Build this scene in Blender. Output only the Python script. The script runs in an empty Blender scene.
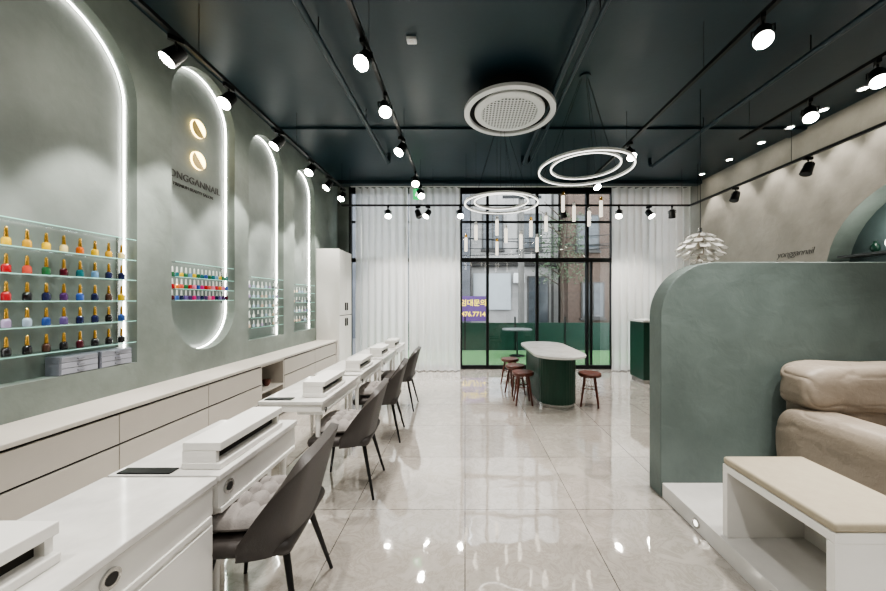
import bpy, bmesh, math, random
from math import sin, cos, pi, radians
from mathutils import Vector, Matrix, noise
from mathutils.geometry import tessellate_polygon
random.seed(4)
scn = bpy.context.scene
C = scn.collection
F, VX, VY, H = 335.0, 465.0, 300.0, 1.5

# ------------------------------------------------------------------ materials
def lin(c):
    return tuple(((v/255)/12.92 if v/255 <= .04045 else ((v/255+.055)/1.055)**2.4) for v in c)
MC = {}
def mat(name, rgb, rough=.5, metal=0, var=.06, vscale=6, bump=0, bscale=40, emit=0, coat=0, trans=0, alpha=1, spec=.5, sheen=0, bdist=.01):
    if name in MC: return MC[name]
    m = bpy.data.materials.new(name); m.use_nodes = True; MC[name] = m
    nt = m.node_tree; N = nt.nodes; L = nt.links; b = N['Principled BSDF']
    c = lin(rgb)
    b.inputs['Roughness'].default_value = rough; b.inputs['Metallic'].default_value = metal
    b.inputs['Coat Weight'].default_value = coat; b.inputs['Transmission Weight'].default_value = trans
    b.inputs['Alpha'].default_value = alpha; b.inputs['Specular IOR Level'].default_value = spec
    b.inputs['Sheen Weight'].default_value = sheen
    tc = N.new('ShaderNodeTexCoord'); no = N.new('ShaderNodeTexNoise')
    no.inputs['Scale'].default_value = vscale; no.inputs['Detail'].default_value = 6; no.inputs['Roughness'].default_value = .6
    L.new(tc.outputs['Object'], no.inputs['Vector'])
    r = N.new('ShaderNodeValToRGB'); L.new(no.outputs['Fac'], r.inputs['Fac'])
    r.color_ramp.elements[0].position = .32; r.color_ramp.elements[1].position = .68
    r.color_ramp.elements[0].color = (*[v*(1-var) for v in c], 1)
    r.color_ramp.elements[1].color = (*[min(1, v*(1+var)) for v in c], 1)
    L.new(r.outputs['Color'], b.inputs['Base Color'])
    if bump:
        n2 = N.new('ShaderNodeTexNoise'); n2.inputs['Scale'].default_value = bscale; n2.inputs['Detail'].default_value = 5; n2.inputs['Distortion'].default_value = .4
        L.new(tc.outputs['Object'], n2.inputs['Vector'])
        bp = N.new('ShaderNodeBump'); bp.inputs['Strength'].default_value = bump; bp.inputs['Distance'].default_value = bdist
        L.new(n2.outputs['Fac'], bp.inputs['Height']); L.new(bp.outputs['Normal'], b.inputs['Normal'])
    if emit:
        b.inputs['Emission Color'].default_value = (*c, 1); b.inputs['Emission Strength'].default_value = emit
    return m

def floor_mat():
    m = bpy.data.materials.new('polished_marble_tile'); m.use_nodes = True
    nt = m.node_tree; N = nt.nodes; L = nt.links; b = N['Principled BSDF']
    tc = N.new('ShaderNodeTexCoord')
    br = N.new('ShaderNodeTexBrick'); br.offset = 0; br.squash = 1
    br.inputs['Scale'].default_value = 1; br.inputs['Brick Width'].default_value = .8; br.inputs['Row Height'].default_value = .8
    br.inputs['Mortar Size'].default_value = .003; br.inputs['Mortar Smooth'].default_value = .2
    br.inputs['Color1'].default_value = (*lin((174, 168, 160)), 1); br.inputs['Color2'].default_value = (*lin((164, 158, 150)), 1)
    br.inputs['Mortar'].default_value = (*lin((98, 93, 87)), 1)
    L.new(tc.outputs['Object'], br.inputs['Vector'])
    n = N.new('ShaderNodeTexNoise'); n.inputs['Scale'].default_value = 5.0; n.inputs['Detail'].default_value = 12; n.inputs['Roughness'].default_value = .72; n.inputs['Distortion'].default_value = 1.0
    L.new(tc.outputs['Object'], n.inputs['Vector'])
    r = N.new('ShaderNodeValToRGB'); L.new(n.outputs['Fac'], r.inputs['Fac'])
    e = r.color_ramp.elements; e[0].position = .28; e[0].color = (.64, .61, .58, 1); e[1].position = .72; e[1].color = (1.14, 1.13, 1.12, 1)
    k = e.new(.46); k.color = (1, 1, 1, 1); k = e.new(.5); k.color = (.80, .77, .74, 1); k = e.new(.54); k.color = (1, 1, 1, 1)
    mx = N.new('ShaderNodeMix'); mx.data_type = 'RGBA'; mx.blend_type = 'MULTIPLY'; mx.inputs[0].default_value = .9
    L.new(br.outputs['Color'], mx.inputs[6]); L.new(r.outputs['Color'], mx.inputs[7])
    L.new(mx.outputs[2], b.inputs['Base Color'])
    b.inputs['Roughness'].default_value = .04; b.inputs['Specular IOR Level'].default_value = 1.0; b.inputs['IOR'].default_value = 2.1
    b.inputs['Coat Weight'].default_value = .8; b.inputs['Coat Roughness'].default_value = .02
    n3 = N.new('ShaderNodeTexNoise'); n3.inputs['Scale'].default_value = 3.2; n3.inputs['Detail'].default_value = 2; L.new(tc.outputs['Object'], n3.inputs['Vector'])
    bp = N.new('ShaderNodeBump'); bp.inputs['Strength'].default_value = .12; bp.inputs['Distance'].default_value = .02
    L.new(n3.outputs['Fac'], bp.inputs['Height']); L.new(bp.outputs['Normal'], b.inputs['Normal']); L.new(bp.outputs['Normal'], b.inputs['Coat Normal'])
    return m

def curtain_mat():
    m = bpy.data.materials.new('sheer_curtain'); m.use_nodes = True
    nt = m.node_tree; N = nt.nodes; L = nt.links; N.clear()
    o = N.new('ShaderNodeOutputMaterial'); d = N.new('ShaderNodeBsdfDiffuse'); t = N.new('ShaderNodeBsdfTranslucent'); tr = N.new('ShaderNodeBsdfTransparent')
    d.inputs[0].default_value = (.95, .935, .91, 1); t.inputs[0].default_value = (.96, .95, .93, 1)
    a = N.new('ShaderNodeMixShader'); a.inputs[0].default_value = .5; L.new(d.outputs[0], a.inputs[1]); L.new(t.outputs[0], a.inputs[2])
    c = N.new('ShaderNodeMixShader'); c.inputs[0].default_value = .26; L.new(a.outputs[0], c.inputs[1]); L.new(tr.outputs[0], c.inputs[2])
    L.new(c.outputs[0], o.inputs[0]); return m

def glass_mat(name, tint=(.9, .95, .94), op=.1, rough=.02):
    m = bpy.data.materials.new(name); m.use_nodes = True
    nt = m.node_tree; N = nt.nodes; L = nt.links; N.clear()
    o = N.new('ShaderNodeOutputMaterial'); g = N.new('ShaderNodeBsdfGlossy'); g.inputs['Roughness'].default_value = rough
    tr = N.new('ShaderNodeBsdfTransparent'); tr.inputs[0].default_value = (*tint, 1)
    a = N.new('ShaderNodeMixShader'); a.inputs[0].default_value = op
    L.new(tr.outputs[0], a.inputs[1]); L.new(g.outputs[0], a.inputs[2]); L.new(a.outputs[0], o.inputs[0]); return m

M_left = mat('sage_plaster', (116, 124, 118), .6, var=.2, vscale=1.9, bump=.6, bscale=5, bdist=.014)
M_part = mat('green_grey_plaster', (97, 109, 105), .55, var=.14, vscale=2.6, bump=.6, bscale=6, bdist=.014)
M_right = mat('warm_grey_plaster', (142, 138, 129), .7, var=.13, vscale=2.2, bump=.5, bscale=5, bdist=.014)
M_niche = mat('niche_plaster', (119, 126, 122), .6, var=.15, vscale=2, bump=.5, bscale=6)
M_ceil = mat('dark_teal_ceiling', (22, 42, 50), .4, var=.12, vscale=1.5, bump=.1, bscale=12)
M_floor = floor_mat()
M_white = mat('white_lacquer', (224, 222, 217), .25, var=.02)
M_marble = mat('white_stone_top', (208, 206, 202), .1, var=.11, vscale=7)
M_step = mat('white_step_stone', (204, 202, 198), .08, var=.06, vscale=5)
M_cab = mat('greige_cabinet', (178, 172, 163), .4, var=.02)
M_wtop = mat('greige_worktop', (184, 178, 169), .35, var=.03)
M_gap = mat('dark_gap', (40, 38, 36), .8, var=.02)
M_black = mat('black_metal', (22, 23, 24), .4, metal=.3, var=.05)
M_chair = mat('dark_brown_grey_leather', (52, 47, 44), .5, var=.08, vscale=12, bump=.12, bscale=160)
M_cush = mat('grey_cushion', (132, 127, 123), .9, var=.12, vscale=25, bump=.2, bscale=140)
M_green = mat('dark_green_panel', (14, 54, 40), .35, var=.08)
M_wood = mat('red_brown_wood', (84, 44, 32), .35, var=.2, vscale=18)
M_steel = mat('brushed_steel', (190, 190, 188), .25, metal=1, var=.03)
M_sofa = mat('taupe_leather', (143, 132, 119), .5, var=.06, vscale=7, bump=.45, bscale=26, bdist=.008)
M_seam = mat('leather_seam', (90, 82, 72), .7, var=.05)
M_beige = mat('beige_cushion', (164, 154, 134), .7, var=.04, vscale=20, bump=.1, bscale=120)
M_curt = curtain_mat()
M_glass = glass_mat('clear_glass', op=.14)
M_pane = glass_mat('window_glass', (.95, .97, .97), op=.06)
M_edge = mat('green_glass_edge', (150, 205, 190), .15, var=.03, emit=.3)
M_led = mat('led_white', (255, 252, 244), .5, var=0, emit=18)
M_lens = mat('lamp_lens', (255, 248, 234), .5, var=0, emit=60)
M_ring = mat('ring_diffuser', (255, 252, 245), .5, var=0, emit=1.8)
M_tube = mat('tube_diffuser', (255, 246, 230), .5, var=0, emit=.8)
M_gold = mat('gold_metal', (212, 165, 80), .25, metal=.9, var=.05)
M_goldglow = mat('gold_glow', (255, 222, 140), .5, var=0, emit=6)
M_ac = mat('white_plastic', (218, 220, 220), .4, var=.02)
M_acdark = mat('black_plastic', (28, 30, 32), .6, var=.02)
M_text = mat('dark_lettering', (46, 44, 40), .5, var=0)

# ------------------------------------------------------------------ mesh helpers
def NB(): return bmesh.new()
def box(bm, x0, x1, y0, y1, z0, z1, bev=0, seg=2):
    v = [bm.verts.new(p) for p in ((x0,y0,z0),(x1,y0,z0),(x1,y1,z0),(x0,y1,z0),(x0,y0,z1),(x1,y0,z1),(x1,y1,z1),(x0,y1,z1))]
    fs = [bm.faces.new([v[i] for i in q]) for q in ((0,3,2,1),(4,5,6,7),(0,1,5,4),(1,2,6,5),(2,3,7,6),(3,0,4,7))]
    if bev:
        es = list({e for f in fs for e in f.edges})
        bmesh.ops.bevel(bm, geom=es, offset=bev, segments=seg, profile=.5, affect='EDGES')
    return bm
def cyl(bm, p0, p1, r0, r1=None, seg=16, caps=True):
    r1 = r0 if r1 is None else r1
    p0, p1 = Vector(p0), Vector(p1); d = (p1-p0).normalized()
    a = Vector((0,0,1)) if abs(d.z) < .9 else Vector((1,0,0))
    u = d.cross(a).normalized(); w = d.cross(u)
    A = [bm.verts.new(p0+(u*cos(2*pi*i/seg)+w*sin(2*pi*i/seg))*r0) for i in range(seg)]
    B = [bm.verts.new(p1+(u*cos(2*pi*i/seg)+w*sin(2*pi*i/seg))*r1) for i in range(seg)]
    for i in range(seg):
        bm.faces.new((A[i], A[(i+1)%seg], B[(i+1)%seg], B[i]))
    if caps: bm.faces.new(A[::-1]); bm.faces.new(B)
    return bm
def lathe(bm, prof, seg=32, c=(0,0,0), closed=False):
    R = []
    for r, z in prof:
        R.append([bm.verts.new((c[0]+r*cos(2*pi*i/seg), c[1]+r*sin(2*pi*i/seg), c[2]+z)) for i in range(seg)])
    n = len(R)
    for k in range(n if closed else n-1):
        a, b = R[k], R[(k+1)%n]
        for i in range(seg): bm.faces.new((a[i], a[(i+1)%seg], b[(i+1)%seg], b[i]))
    if not closed:
        bm.faces.new(R[0][::-1]); bm.faces.new(R[-1])
    return bm
def tube(bm, pts, r, seg=8):
    for a, b in zip(pts[:-1], pts[1:]): cyl(bm, a, b, r, seg=seg)
    return bm
def prism(bm, pts, f0, f1):
    A = [bm.verts.new(f0(p)) for p in pts]; B = [bm.verts.new(f1(p)) for p in pts]
    n = len(pts)
    for i in range(n): bm.faces.new((A[i], A[(i+1)%n], B[(i+1)%n], B[i]))
    bm.faces.new(A[::-1]); bm.faces.new(B); return bm
def pillow(bm, w, d, h, c=(0,0,0), n=20, tuft=0, flat=.25):
    top, bot = {}, {}
    for i in range(n+1):
        for j in range(n+1):
            u, v = i/n*2-1, j/n*2-1
            e = max(0, (1-abs(u)**3.2)*(1-abs(v)**3.2))**.45
            t = 1
            if tuft:
                g = 0
                for cu_ in (-.45,0,.45):
                    for cv_ in (-.45,0,.45):
                        dd = math.hypot(u-cu_, v-cv_); g = max(g, math.exp(-(dd/.11)**2))
                t = 1-.6*tuft*g
                cr = max(max(math.exp(-((u-k)/.05)**2) for k in (-.45,0,.45)), max(math.exp(-((v-k)/.05)**2) for k in (-.45,0,.45)))
                t -= .17*tuft*cr
            x = w/2*u*(1-.05*v*v); y = d/2*v*(1-.05*u*u)
            top[i,j] = bm.verts.new((c[0]+x, c[1]+y, c[2]+h*flat+h*(1-flat)*e*t))
            bot[i,j] = top[i,j] if i in (0,n) or j in (0,n) else bm.verts.new((c[0]+x, c[1]+y, c[2]+h*flat-h*flat*e))
    for i in range(n):
        for j in range(n):
            bm.faces.new((top[i,j], top[i+1,j], top[i+1,j+1], top[i,j+1]))
            bm.faces.new((bot[i,j+1], bot[i+1,j+1], bot[i+1,j], bot[i,j]))
    return bm
def obj(name, bm, m, parent=None, smooth=False, world=False, label=None, kind=None):
    me = bpy.data.meshes.new(name)
    bmesh.ops.recalc_face_normals(bm, faces=bm.faces)
    if world and parent is not None:
        bmesh.ops.translate(bm, verts=bm.verts, vec=-Vector(root_loc(parent)))
    bm.to_mesh(me); bm.free()
    me.materials.append(m)
    if smooth:
        for p in me.polygons: p.use_smooth = True
        if hasattr(me, 'set_sharp_from_angle'): me.set_sharp_from_angle(angle=radians(38))
    o = bpy.data.objects.new(name, me); C.objects.link(o)
    if parent is not None: o.parent = parent
    if label: o['label'] = label
    if kind: o['kind'] = kind
    return o
def root_loc(p):
    v = Vector((0,0,0))
    while p is not None: v += p.location; p = p.parent
    return v
def tag(o, label, cat, group=None):
    o['label'] = label; o['category'] = cat
    if group: o['group'] = group
    return o
def thing(name, label, cat, loc=(0,0,0), rz=0, group=None):
    o = bpy.data.objects.new(name, None); C.objects.link(o); o.empty_display_size = .1
    o.location = loc; o.rotation_euler = (0,0,rz)
    return tag(o, label, cat, group)
def dup(root, loc, rz=None, label=None):
    r = root.copy(); C.objects.link(r); r.location = loc
    if rz is not None: r.rotation_euler = (0,0,rz)
    if label: r['label'] = label
    for ch in list(root.children):
        c = ch.copy(); C.objects.link(c); c.parent = r
        for g in list(ch.children):
            d = g.copy(); C.objects.link(d); d.parent = c
    return r
def struct(name, bm, m, smooth=False, parent=None, world=False):
    o = obj(name, bm, m, parent, smooth, world)
    if parent is None: o['kind'] = 'structure'
    return o
def text_obj(name, s, m, size, loc, rot, parent=None, ext=.003, spacing=1, xs=1, shear=0, off=0):
    cu = bpy.data.curves.new(name, 'FONT'); cu.body = s; cu.size = size; cu.extrude = ext; cu.shear = shear; cu.offset = off
    cu.align_x = 'CENTER'; cu.align_y = 'CENTER'; cu.space_character = spacing
    t = bpy.data.objects.new(name+'_tmp', cu); C.objects.link(t)
    dg = bpy.context.evaluated_depsgraph_get()
    me = bpy.data.meshes.new_from_object(t.evaluated_get(dg)); me.name = name
    bpy.data.objects.remove(t); me.materials.clear(); me.materials.append(m)
    me.transform(Matrix.Diagonal((xs,1,1,1)))
    o = bpy.data.objects.new(name, me); C.objects.link(o); o.rotation_euler = rot
    o.location = Vector(loc) - (root_loc(parent) if parent else Vector((0,0,0)))
    if parent: o.parent = parent
    return o
ORD = ['first','second','third','fourth','fifth','sixth','seventh','eighth','ninth','tenth','eleventh','twelfth','thirteenth','fourteenth','fifteenth']

# ------------------------------------------------------------------ camera
cam = bpy.data.cameras.new('camera'); co = bpy.data.objects.new('camera', cam); C.objects.link(co); scn.camera = co
cam.sensor_width = 36; cam.lens = F/886*36; cam.clip_start = .02
co.location = (0,0,H); co.rotation_euler = (pi/2,0,0)
cam.shift_x = -(VX-443)/886; cam.shift_y = (VY-295.5)/886

# ------------------------------------------------------------------ room shell
XL, XR, YB, YF, ZC = -2.75, 4.85, 7.25, -2.6, 3.95
struct('floor', box(NB(), XL-.2, XR+.2, YF, YB+.12, -.1, 0), M_floor)
bm = NB(); box(bm, XL-.2, XR+.8, YF, YB+.12, ZC, ZC+.1); struct('ceiling', bm, M_ceil)
def arch(y0, y1, zb, zt, rb=False, n=20):
    r = (y1-y0)/2; c = (y0+y1)/2; P = []
    if rb: P += [(c-r*cos(pi*i/n), zb+r-r*sin(pi*i/n)) for i in range(n+1)]
    else: P += [(y0, zb), (y1, zb)]
    P += [(c+r*cos(pi*i/n), zt-r+r*sin(pi*i/n)) for i in range(n+1)]
    return P
def wall_holes(name, X, dx, holes, m, mb, mrev=None):
    bm = NB(); out = [(YF,0),(YB,0),(YB,ZC),(YF,ZC)]
    polys = [out]+holes
    flat = [p for q in polys for p in q]
    V = [bm.verts.new((X, p[0], p[1])) for p in flat]
    for t in tessellate_polygon([[Vector((p[0],p[1],0)) for p in q] for q in polys]):
        try: bm.faces.new([V[i] for i in t])
        except ValueError: pass
    w = struct(name, bm, m)
    for h in holes:
        b2 = NB(); b2.faces.new([b2.verts.new((X+dx, p[0], p[1])) for p in h])
        obj('niche_back', b2, mb, w)
        b3 = NB(); n = len(h)
        A = [b3.verts.new((X, p[0], p[1])) for p in h]; B = [b3.verts.new((X+dx, p[0], p[1])) for p in h]
        for i in range(n): b3.faces.new((A[i], A[(i+1)%n], B[(i+1)%n], B[i]))
        obj('niche_reveal', b3, mrev or m, w)
    return w
ZB = .98
NI = [(1.71,2.81,False,3.68), (3.14,4.0,True,3.9), (4.26,5.08,False,3.76), (5.39,6.14,False,3.72)]
holesL = [arch(a, b, ZB, zt, r) for a, b, r, zt in NI]
wall_holes('wall_left', XL, -.12, holesL, M_left, M_niche)
M_dkarch = mat('muted_teal_niche', (78, 94, 94), .6, var=.12, vscale=4)
M_rev = mat('grey_green_reveal', (116, 128, 122), .6, var=.1, vscale=4)
wall_holes('wall_right', XR, .3, [arch(2.4, 4.5, 1.0, 2.92)], M_right, M_dkarch, M_rev)
struct('wall_front', box(NB(), XL, XR, YF-.1, YF, 0, ZC), M_right)
bm = NB(); box(bm, XL-.1, -2.52, YB, YB+.12, 0, ZC); box(bm, 4.82, XR+.1, YB, YB+.12, 0, ZC)
struct('wall_back', bm, M_left)
# led strips
NN = ['nearest', 'logo', 'third', 'farthest']
for k, (a, b, rb, ZT) in enumerate(NI):
    h = arch(a, b, ZB, ZT, rb); c = (a+b)/2; bm = NB()
    pts = h if rb else h[1:]+[h[0]]
    ins = []
    for y, z in pts:
        zz = min(max(z, ZB+(b-a)/2 if rb else ZB), ZT-(b-a)/2)
        d = Vector((c-y, zz-z)); d = d.normalized()*.006 if d.length > 1e-6 else d
        ins.append((y+d.x, z+d.y))
    if rb: ins.append(ins[0])
    A = [bm.verts.new((XL-.112, p[0], p[1])) for p in ins]; B = [bm.verts.new((XL-.098, p[0], p[1])) for p in ins]
    for i in range(len(ins)-1): bm.faces.new((A[i], A[i+1], B[i+1], B[i]))
    tag(obj('led_strip', bm, M_led), 'white led strip lining the edge of the %s arch niche on the left wall' % NN[k], 'light strip', 'led strips in the arch niches')
# partition + platform
px0, py0, py1, pzt, pr = 1.49, 2.55, 2.71, 1.79, .42
pts = [(px0,0),(XR,0),(XR,pzt)] + [(px0+pr-pr*sin(pi/2*i/14), pzt-pr+pr*cos(pi/2*i/14)) for i in range(15)]
bm = prism(NB(), pts, lambda p:(p[0],py0,p[1]), lambda p:(p[0],py1,p[1]))
pw = struct('wall_partition', bm, M_part)
bv = pw.modifiers.new('b','BEVEL'); bv.width = .008; bv.segments = 3; bv.limit_method = 'ANGLE'
struct('floor_platform', box(NB(), 1.5, XR, -2.0, 2.55, 0, .11, .004), M_step)
for k, y in enumerate((2.17, 1.62, 1.07)):
    t = thing('step_light', '%s round step light from the partition, in the white platform side' % ORD[k], 'step light', (1.5,y,.055), 0, 'round step lights in the platform side')
    bm = NB(); cyl(bm, (-.006,0,0), (0,0,0), .03, seg=24); obj('bezel', bm, M_steel, t, True)
    bm = NB(); cyl(bm, (-.008,0,0), (-.006,0,0), .018, seg=20); obj('lens', bm, M_ring, t)
# back windows
t = bpy.data.objects.new('window_1', None); C.objects.link(t); t.location = (0,YB,0); t['kind'] = 'structure'
xs = [-2.5, -1.3, -.09, .49, 1.57, 2.66, 3.2, 4.0, 4.8]
for x in xs:
    obj('mullion', box(NB(), x-.03, x+.03, YB+.02, YB+.11, 0, ZC-.004, .004), M_black, t, world=True)
obj('mullion', box(NB(), 2.73, 2.77, YB+.02, YB+.11, .09, 2.33, .004), M_black, t, world=True)
for z, hh in ((.04,.04),(2.37,.045),(3.2,.02),(3.88,.06)):
    obj('transom', box(NB(), -2.47, 4.77, YB+.025, YB+.105, z-hh, z+hh, .004), M_black, t, world=True)
for a, b in zip(xs[:-1], xs[1:]):
    obj('pane', box(NB(), a+.03, b-.03, YB+.06, YB+.066, .08, 3.82), M_pane, t, world=True)
# ceiling beams
for k, (y0, y1, d) in enumerate(((4.75,5.0,.03), (6.85,7.0,.07))):
    struct('trim_%d' % (k+1), box(NB(), XL, XR, y0, y1, ZC-d, ZC), M_ceil)
struct('baseboard_right', box(NB(), XR-.015, XR, 2.72, YB, 0, .09), M_white)

# curtains
def curtain(x0, x1, label, ph=0):
    bm = NB(); n = int((x1-x0)/.01); rows = 6; G = []
    for j in range(rows+1):
        z = 3.86-(3.84)*j/rows; r = []
        for i in range(n+1):
            x = x0+(x1-x0)*i/n
            y = 7.04+.055*sin(x*2*pi/.15+ph+.9*sin(x*3))*(.75+.25*sin(x*5+ph))+.008*sin(j*1.3+x*9)
            r.append(bm.verts.new((x, y, z)))
        G.append(r)
    for j in range(rows):
        for i in range(n): bm.faces.new((G[j][i], G[j][i+1], G[j+1][i+1], G[j+1][i]))
    o = obj('curtain', bm, M_curt, smooth=True); return tag(o, label, 'curtain', 'sheer white curtains')
curtain(-2.28, -1.2, 'sheer white pleated curtain nearest the tall white cabinet')
curtain(-1.18, -.10, 'sheer white pleated curtain just left of the uncovered window', 1)
curtain(3.07, 4.72, 'sheer white pleated curtain behind the green reception counter', 2)
t = thing('curtain_rail', 'slim white curtain rail across the top of the back window', 'curtain rail', (0,7.04,3.93))
obj('rail', box(NB(), -2.4, 4.75, 7.02, 7.06, 3.875, 3.905), M_white, t, world=True)
for bx_ in (-2.3, 1.0, 4.6):
    obj('bracket', box(NB(), bx_, bx_+.04, 7.03, 7.05, 3.905, ZC), M_white, t, world=True)

# ------------------------------------------------------------------ left storage
segs = [(.3,1.3),(1.3,2.3),(2.3,3.1),(3.1,3.9),(4.4,5.3),(5.3,6.2)]
cl = ['at the front end of the row, beside the nearest desk','under the nearest lit niche','under the wall beside the logo niche','under the logo niche','right after the open shelf unit','next to the tall white cabinet']
def drawer_front(y0, y1, z0, z1, t):
    return obj('drawer', box(NB(), -2.392, -2.372, y0+.003, y1-.003, z0, z1, .002), M_cab, t, world=True)
for k, (a, b) in enumerate(segs):
    t = thing('drawer_cabinet', 'low greige drawer cabinet ' + cl[k], 'cabinet', (-2.57,(a+b)/2,0), 0, 'low drawer cabinets along the left wall')
    obj('body', box(NB(), XL+.002, -2.395, a+.001, b-.001, .06, .73), M_gap, t, world=True)
    obj('plinth', box(NB(), XL+.002, -2.43, a+.001, b-.001, 0, .06), M_cab, t, world=True)
    for z0, z1 in ((.065,.275),(.29,.5),(.515,.712)): drawer_front(a, b, z0, z1, t)
t = thing('open_shelf_cabinet', 'low open shelf unit between the drawer cabinets', 'cabinet', (-2.57,4.15,0))
bm = NB()
box(bm, XL+.002, -2.375, 3.901, 3.92, .06, .73); box(bm, XL+.002, -2.375, 4.38, 4.399, .06, .73); box(bm, XL+.002, -2.72, 3.92, 4.38, .06, .73)
obj('body', bm, M_cab, t, world=True)
for z in (.06,.4,.71): obj('shelf', box(NB(), -2.72, -2.375, 3.92, 4.38, z, z+.02), M_cab, t, world=True)
for k,(x,y,z,r,m,lab) in enumerate([(-2.5,4.05,.42,.05,M_black,'small black bowl on the upper shelf of the open unit'),(-2.5,4.22,.42,.045,M_wood,'small brown bowl on the upper shelf of the open unit'),(-2.52,4.15,.08,.07,M_black,'black bowl on the bottom shelf of the open unit')]):
    bm = NB(); lathe(bm, [(r*.5,0),(r*.9,.03),(r,.08),(r*.92,.08),(r*.8,.035),(r*.2,.012)], 20)
    o = obj('bowl', bm, m, smooth=True); o.location = (x,y,z); tag(o, lab, 'bowl')
tag(obj('worktop', box(NB(), XL+.002, -2.36, .3, 6.2, .731, .76, .004), M_wtop), 'long pale worktop over the low cabinets on the left wall', 'worktop')
t = thing('tall_cabinet', 'tall white cabinet in the corner beside the curtain', 'cabinet', (-2.53,6.55,0))
obj('body', box(NB(), XL+.002, -2.345, 6.21, 6.85, 0, 2.45, .003), M_gap, t, world=True)
obj('side_panel', box(NB(), XL+.002, -2.322, 6.19, 6.2095, 0, 2.45, .002), M_white, t, world=True)
for a, b in ((6.215,6.525),(6.54,6.845)):
    for z0, z1 in ((.08,1.2),(1.215,2.44)):
        d = obj('door', box(NB(), -2.344, -2.32, a, b, z0, z1, .003), M_white, t, world=True)
        yy = b-.04 if a < 6.3 else a+.04; zz = 1.0 if z0 < 1 else 1.3
        obj('handle', box(NB(), -2.3195, -2.3, yy-.01, yy+.01, zz, zz+.15), M_black, d, world=True)

# ------------------------------------------------------------------ niche racks & bottles
def bottle_mesh(col, s, capm, key):
    bm = NB(); R, hb = .0185*s, .05*s
    lathe(bm, [(R*.85,0),(R,.006*s),(R,hb*.72),(R*.75,hb*.95),(R*.38,hb)], 14)
    me1 = bpy.data.meshes.new('polish_glass'); bmesh.ops.recalc_face_normals(bm, faces=bm.faces); bm.to_mesh(me1); bm.free()
    me1.materials.append(mat('polish_'+key, col, .12, var=.05, coat=.5))
    bm = NB(); lathe(bm, [(R*.45,hb),(R*.5,hb+.004*s),(R*.36,hb+.05*s),(R*.25,hb+.058*s)], 12)
    me2 = bpy.data.meshes.new('cap'); bmesh.ops.recalc_face_normals(bm, faces=bm.faces); bm.to_mesh(me2); bm.free(); me2.materials.append(capm)
    for me in (me1, me2):
        for p in me.polygons: p.use_smooth = True
    return me1, me2
BM = {}
def bottle(col, key, loc, s, capm, label, group):
    kk = (key, s, capm.name)
    if kk not in BM: BM[kk] = bottle_mesh(col, s, capm, key)
    r = thing('nail_polish_bottle', label, 'nail polish', loc, 0, group)
    for nm, me in zip(('glass_body','cap'), BM[kk]):
        o = bpy.data.objects.new(nm, me); C.objects.link(o); o.parent = r
def rack(y0, y1, zs, ztop, label):
    t = thing('glass_shelf_rack', label, 'shelf', (XL-.06,(y0+y1)/2,zs[0]))
    for z in list(zs)+[ztop]:
        s = obj('glass_shelf', box(NB(), XL-.112, XL+.01, y0, y1, z-.006, z), M_glass, t, world=True)
        obj('shelf_edge', box(NB(), XL+.0102, XL+.0125, y0, y1, z-.006, z), M_edge, s, world=True)
    for y in (y0+.03, y1-.03):
        obj('upright', box(NB(), XL-.118, XL-.1125, y-.006, y+.006, zs[0]-.04, ztop+.02), M_steel, t, world=True)
COL = {'yellow':(225,186,40),'mustard':(194,150,50),'orange':(215,110,40),'cream':(222,204,140),'red':(170,26,34),'green':(40,100,60),'teal':(30,100,105),'coral':(210,86,70),
 'purple':(72,38,90),'violet':(104,84,140),'navy':(28,32,70),'blue':(50,80,150),'skyblue':(110,150,185),'black':(28,26,30),'brown':(70,46,38),'maroon':(76,20,34),'grey':(120,120,124),'pink':(222,120,150),
 'white':(232,230,226),'nude':(220,190,170),'lilac':(180,160,195),'magenta':(190,36,110),'pale blue':(180,195,215)}
Z1 = [1.155,1.33,1.495,1.665,1.83]
rack(1.74, 2.79, Z1, 2.0, 'five-tier glass shelf rack of polish in the nearest arch niche')
rows = [['black','black','brown','black','maroon','black','black','black'],['lilac','pale blue','blue','violet','navy','navy','black','blue'],
        ['red','black','navy','purple','blue','navy','brown','yellow'],['red','coral','green','maroon','teal','skyblue','navy','navy'],
        ['yellow','mustard','yellow','cream','orange','yellow','mustard','cream']]
TN = ['bottom','fourth','third','second','top']
for r, cols in enumerate(rows):
    for i, cn in enumerate(cols):
        y = 2.04+i*.098
        bottle(COL[cn], cn, (XL-.045, y, Z1[r]), 1.1, M_gold, '%s gold-capped polish bottle, %s from left, %s shelf, nearest niche' % (cn, ORD[i], TN[r]), 'gold-capped polish bottles in the nearest niche')
M_clear = mat('frosted_plastic', (150,152,162), .25, var=.05, coat=.4)
M_clear2 = mat('frosted_plastic_case', (116,118,128), .3, var=.05, coat=.3)
for k, (a, b, nm) in enumerate(((2.28,2.52,'left'),(2.535,2.775,'right'))):
    t = thing('drawer_box', 'frosted small drawer box at the bottom of the nearest niche, %s one of two' % nm, 'drawer box', (XL-.06,(a+b)/2,ZB), 0, 'frosted drawer boxes in the nearest niche')
    obj('case', box(NB(), XL-.11, XL-.012, a, b, ZB, ZB+.13, .003), M_clear2, t, world=True)
    for j in range(3):
        d = obj('drawer', box(NB(), XL-.0118, XL-.004, a+.006, b-.006, ZB+.007+j*.041, ZB+.043+j*.041, .002), M_clear, t, world=True)
        obj('knob', box(NB(), XL-.0038, XL+.004, (a+b)/2-.02, (a+b)/2+.02, ZB+.02+j*.041, ZB+.027+j*.041), M_clear2, d, world=True)
Z2 = [1.5,1.61,1.725]
rack(3.17, 3.97, Z2, 1.87, 'glass shelf rack of colourful polish under the backlit logo')
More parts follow.
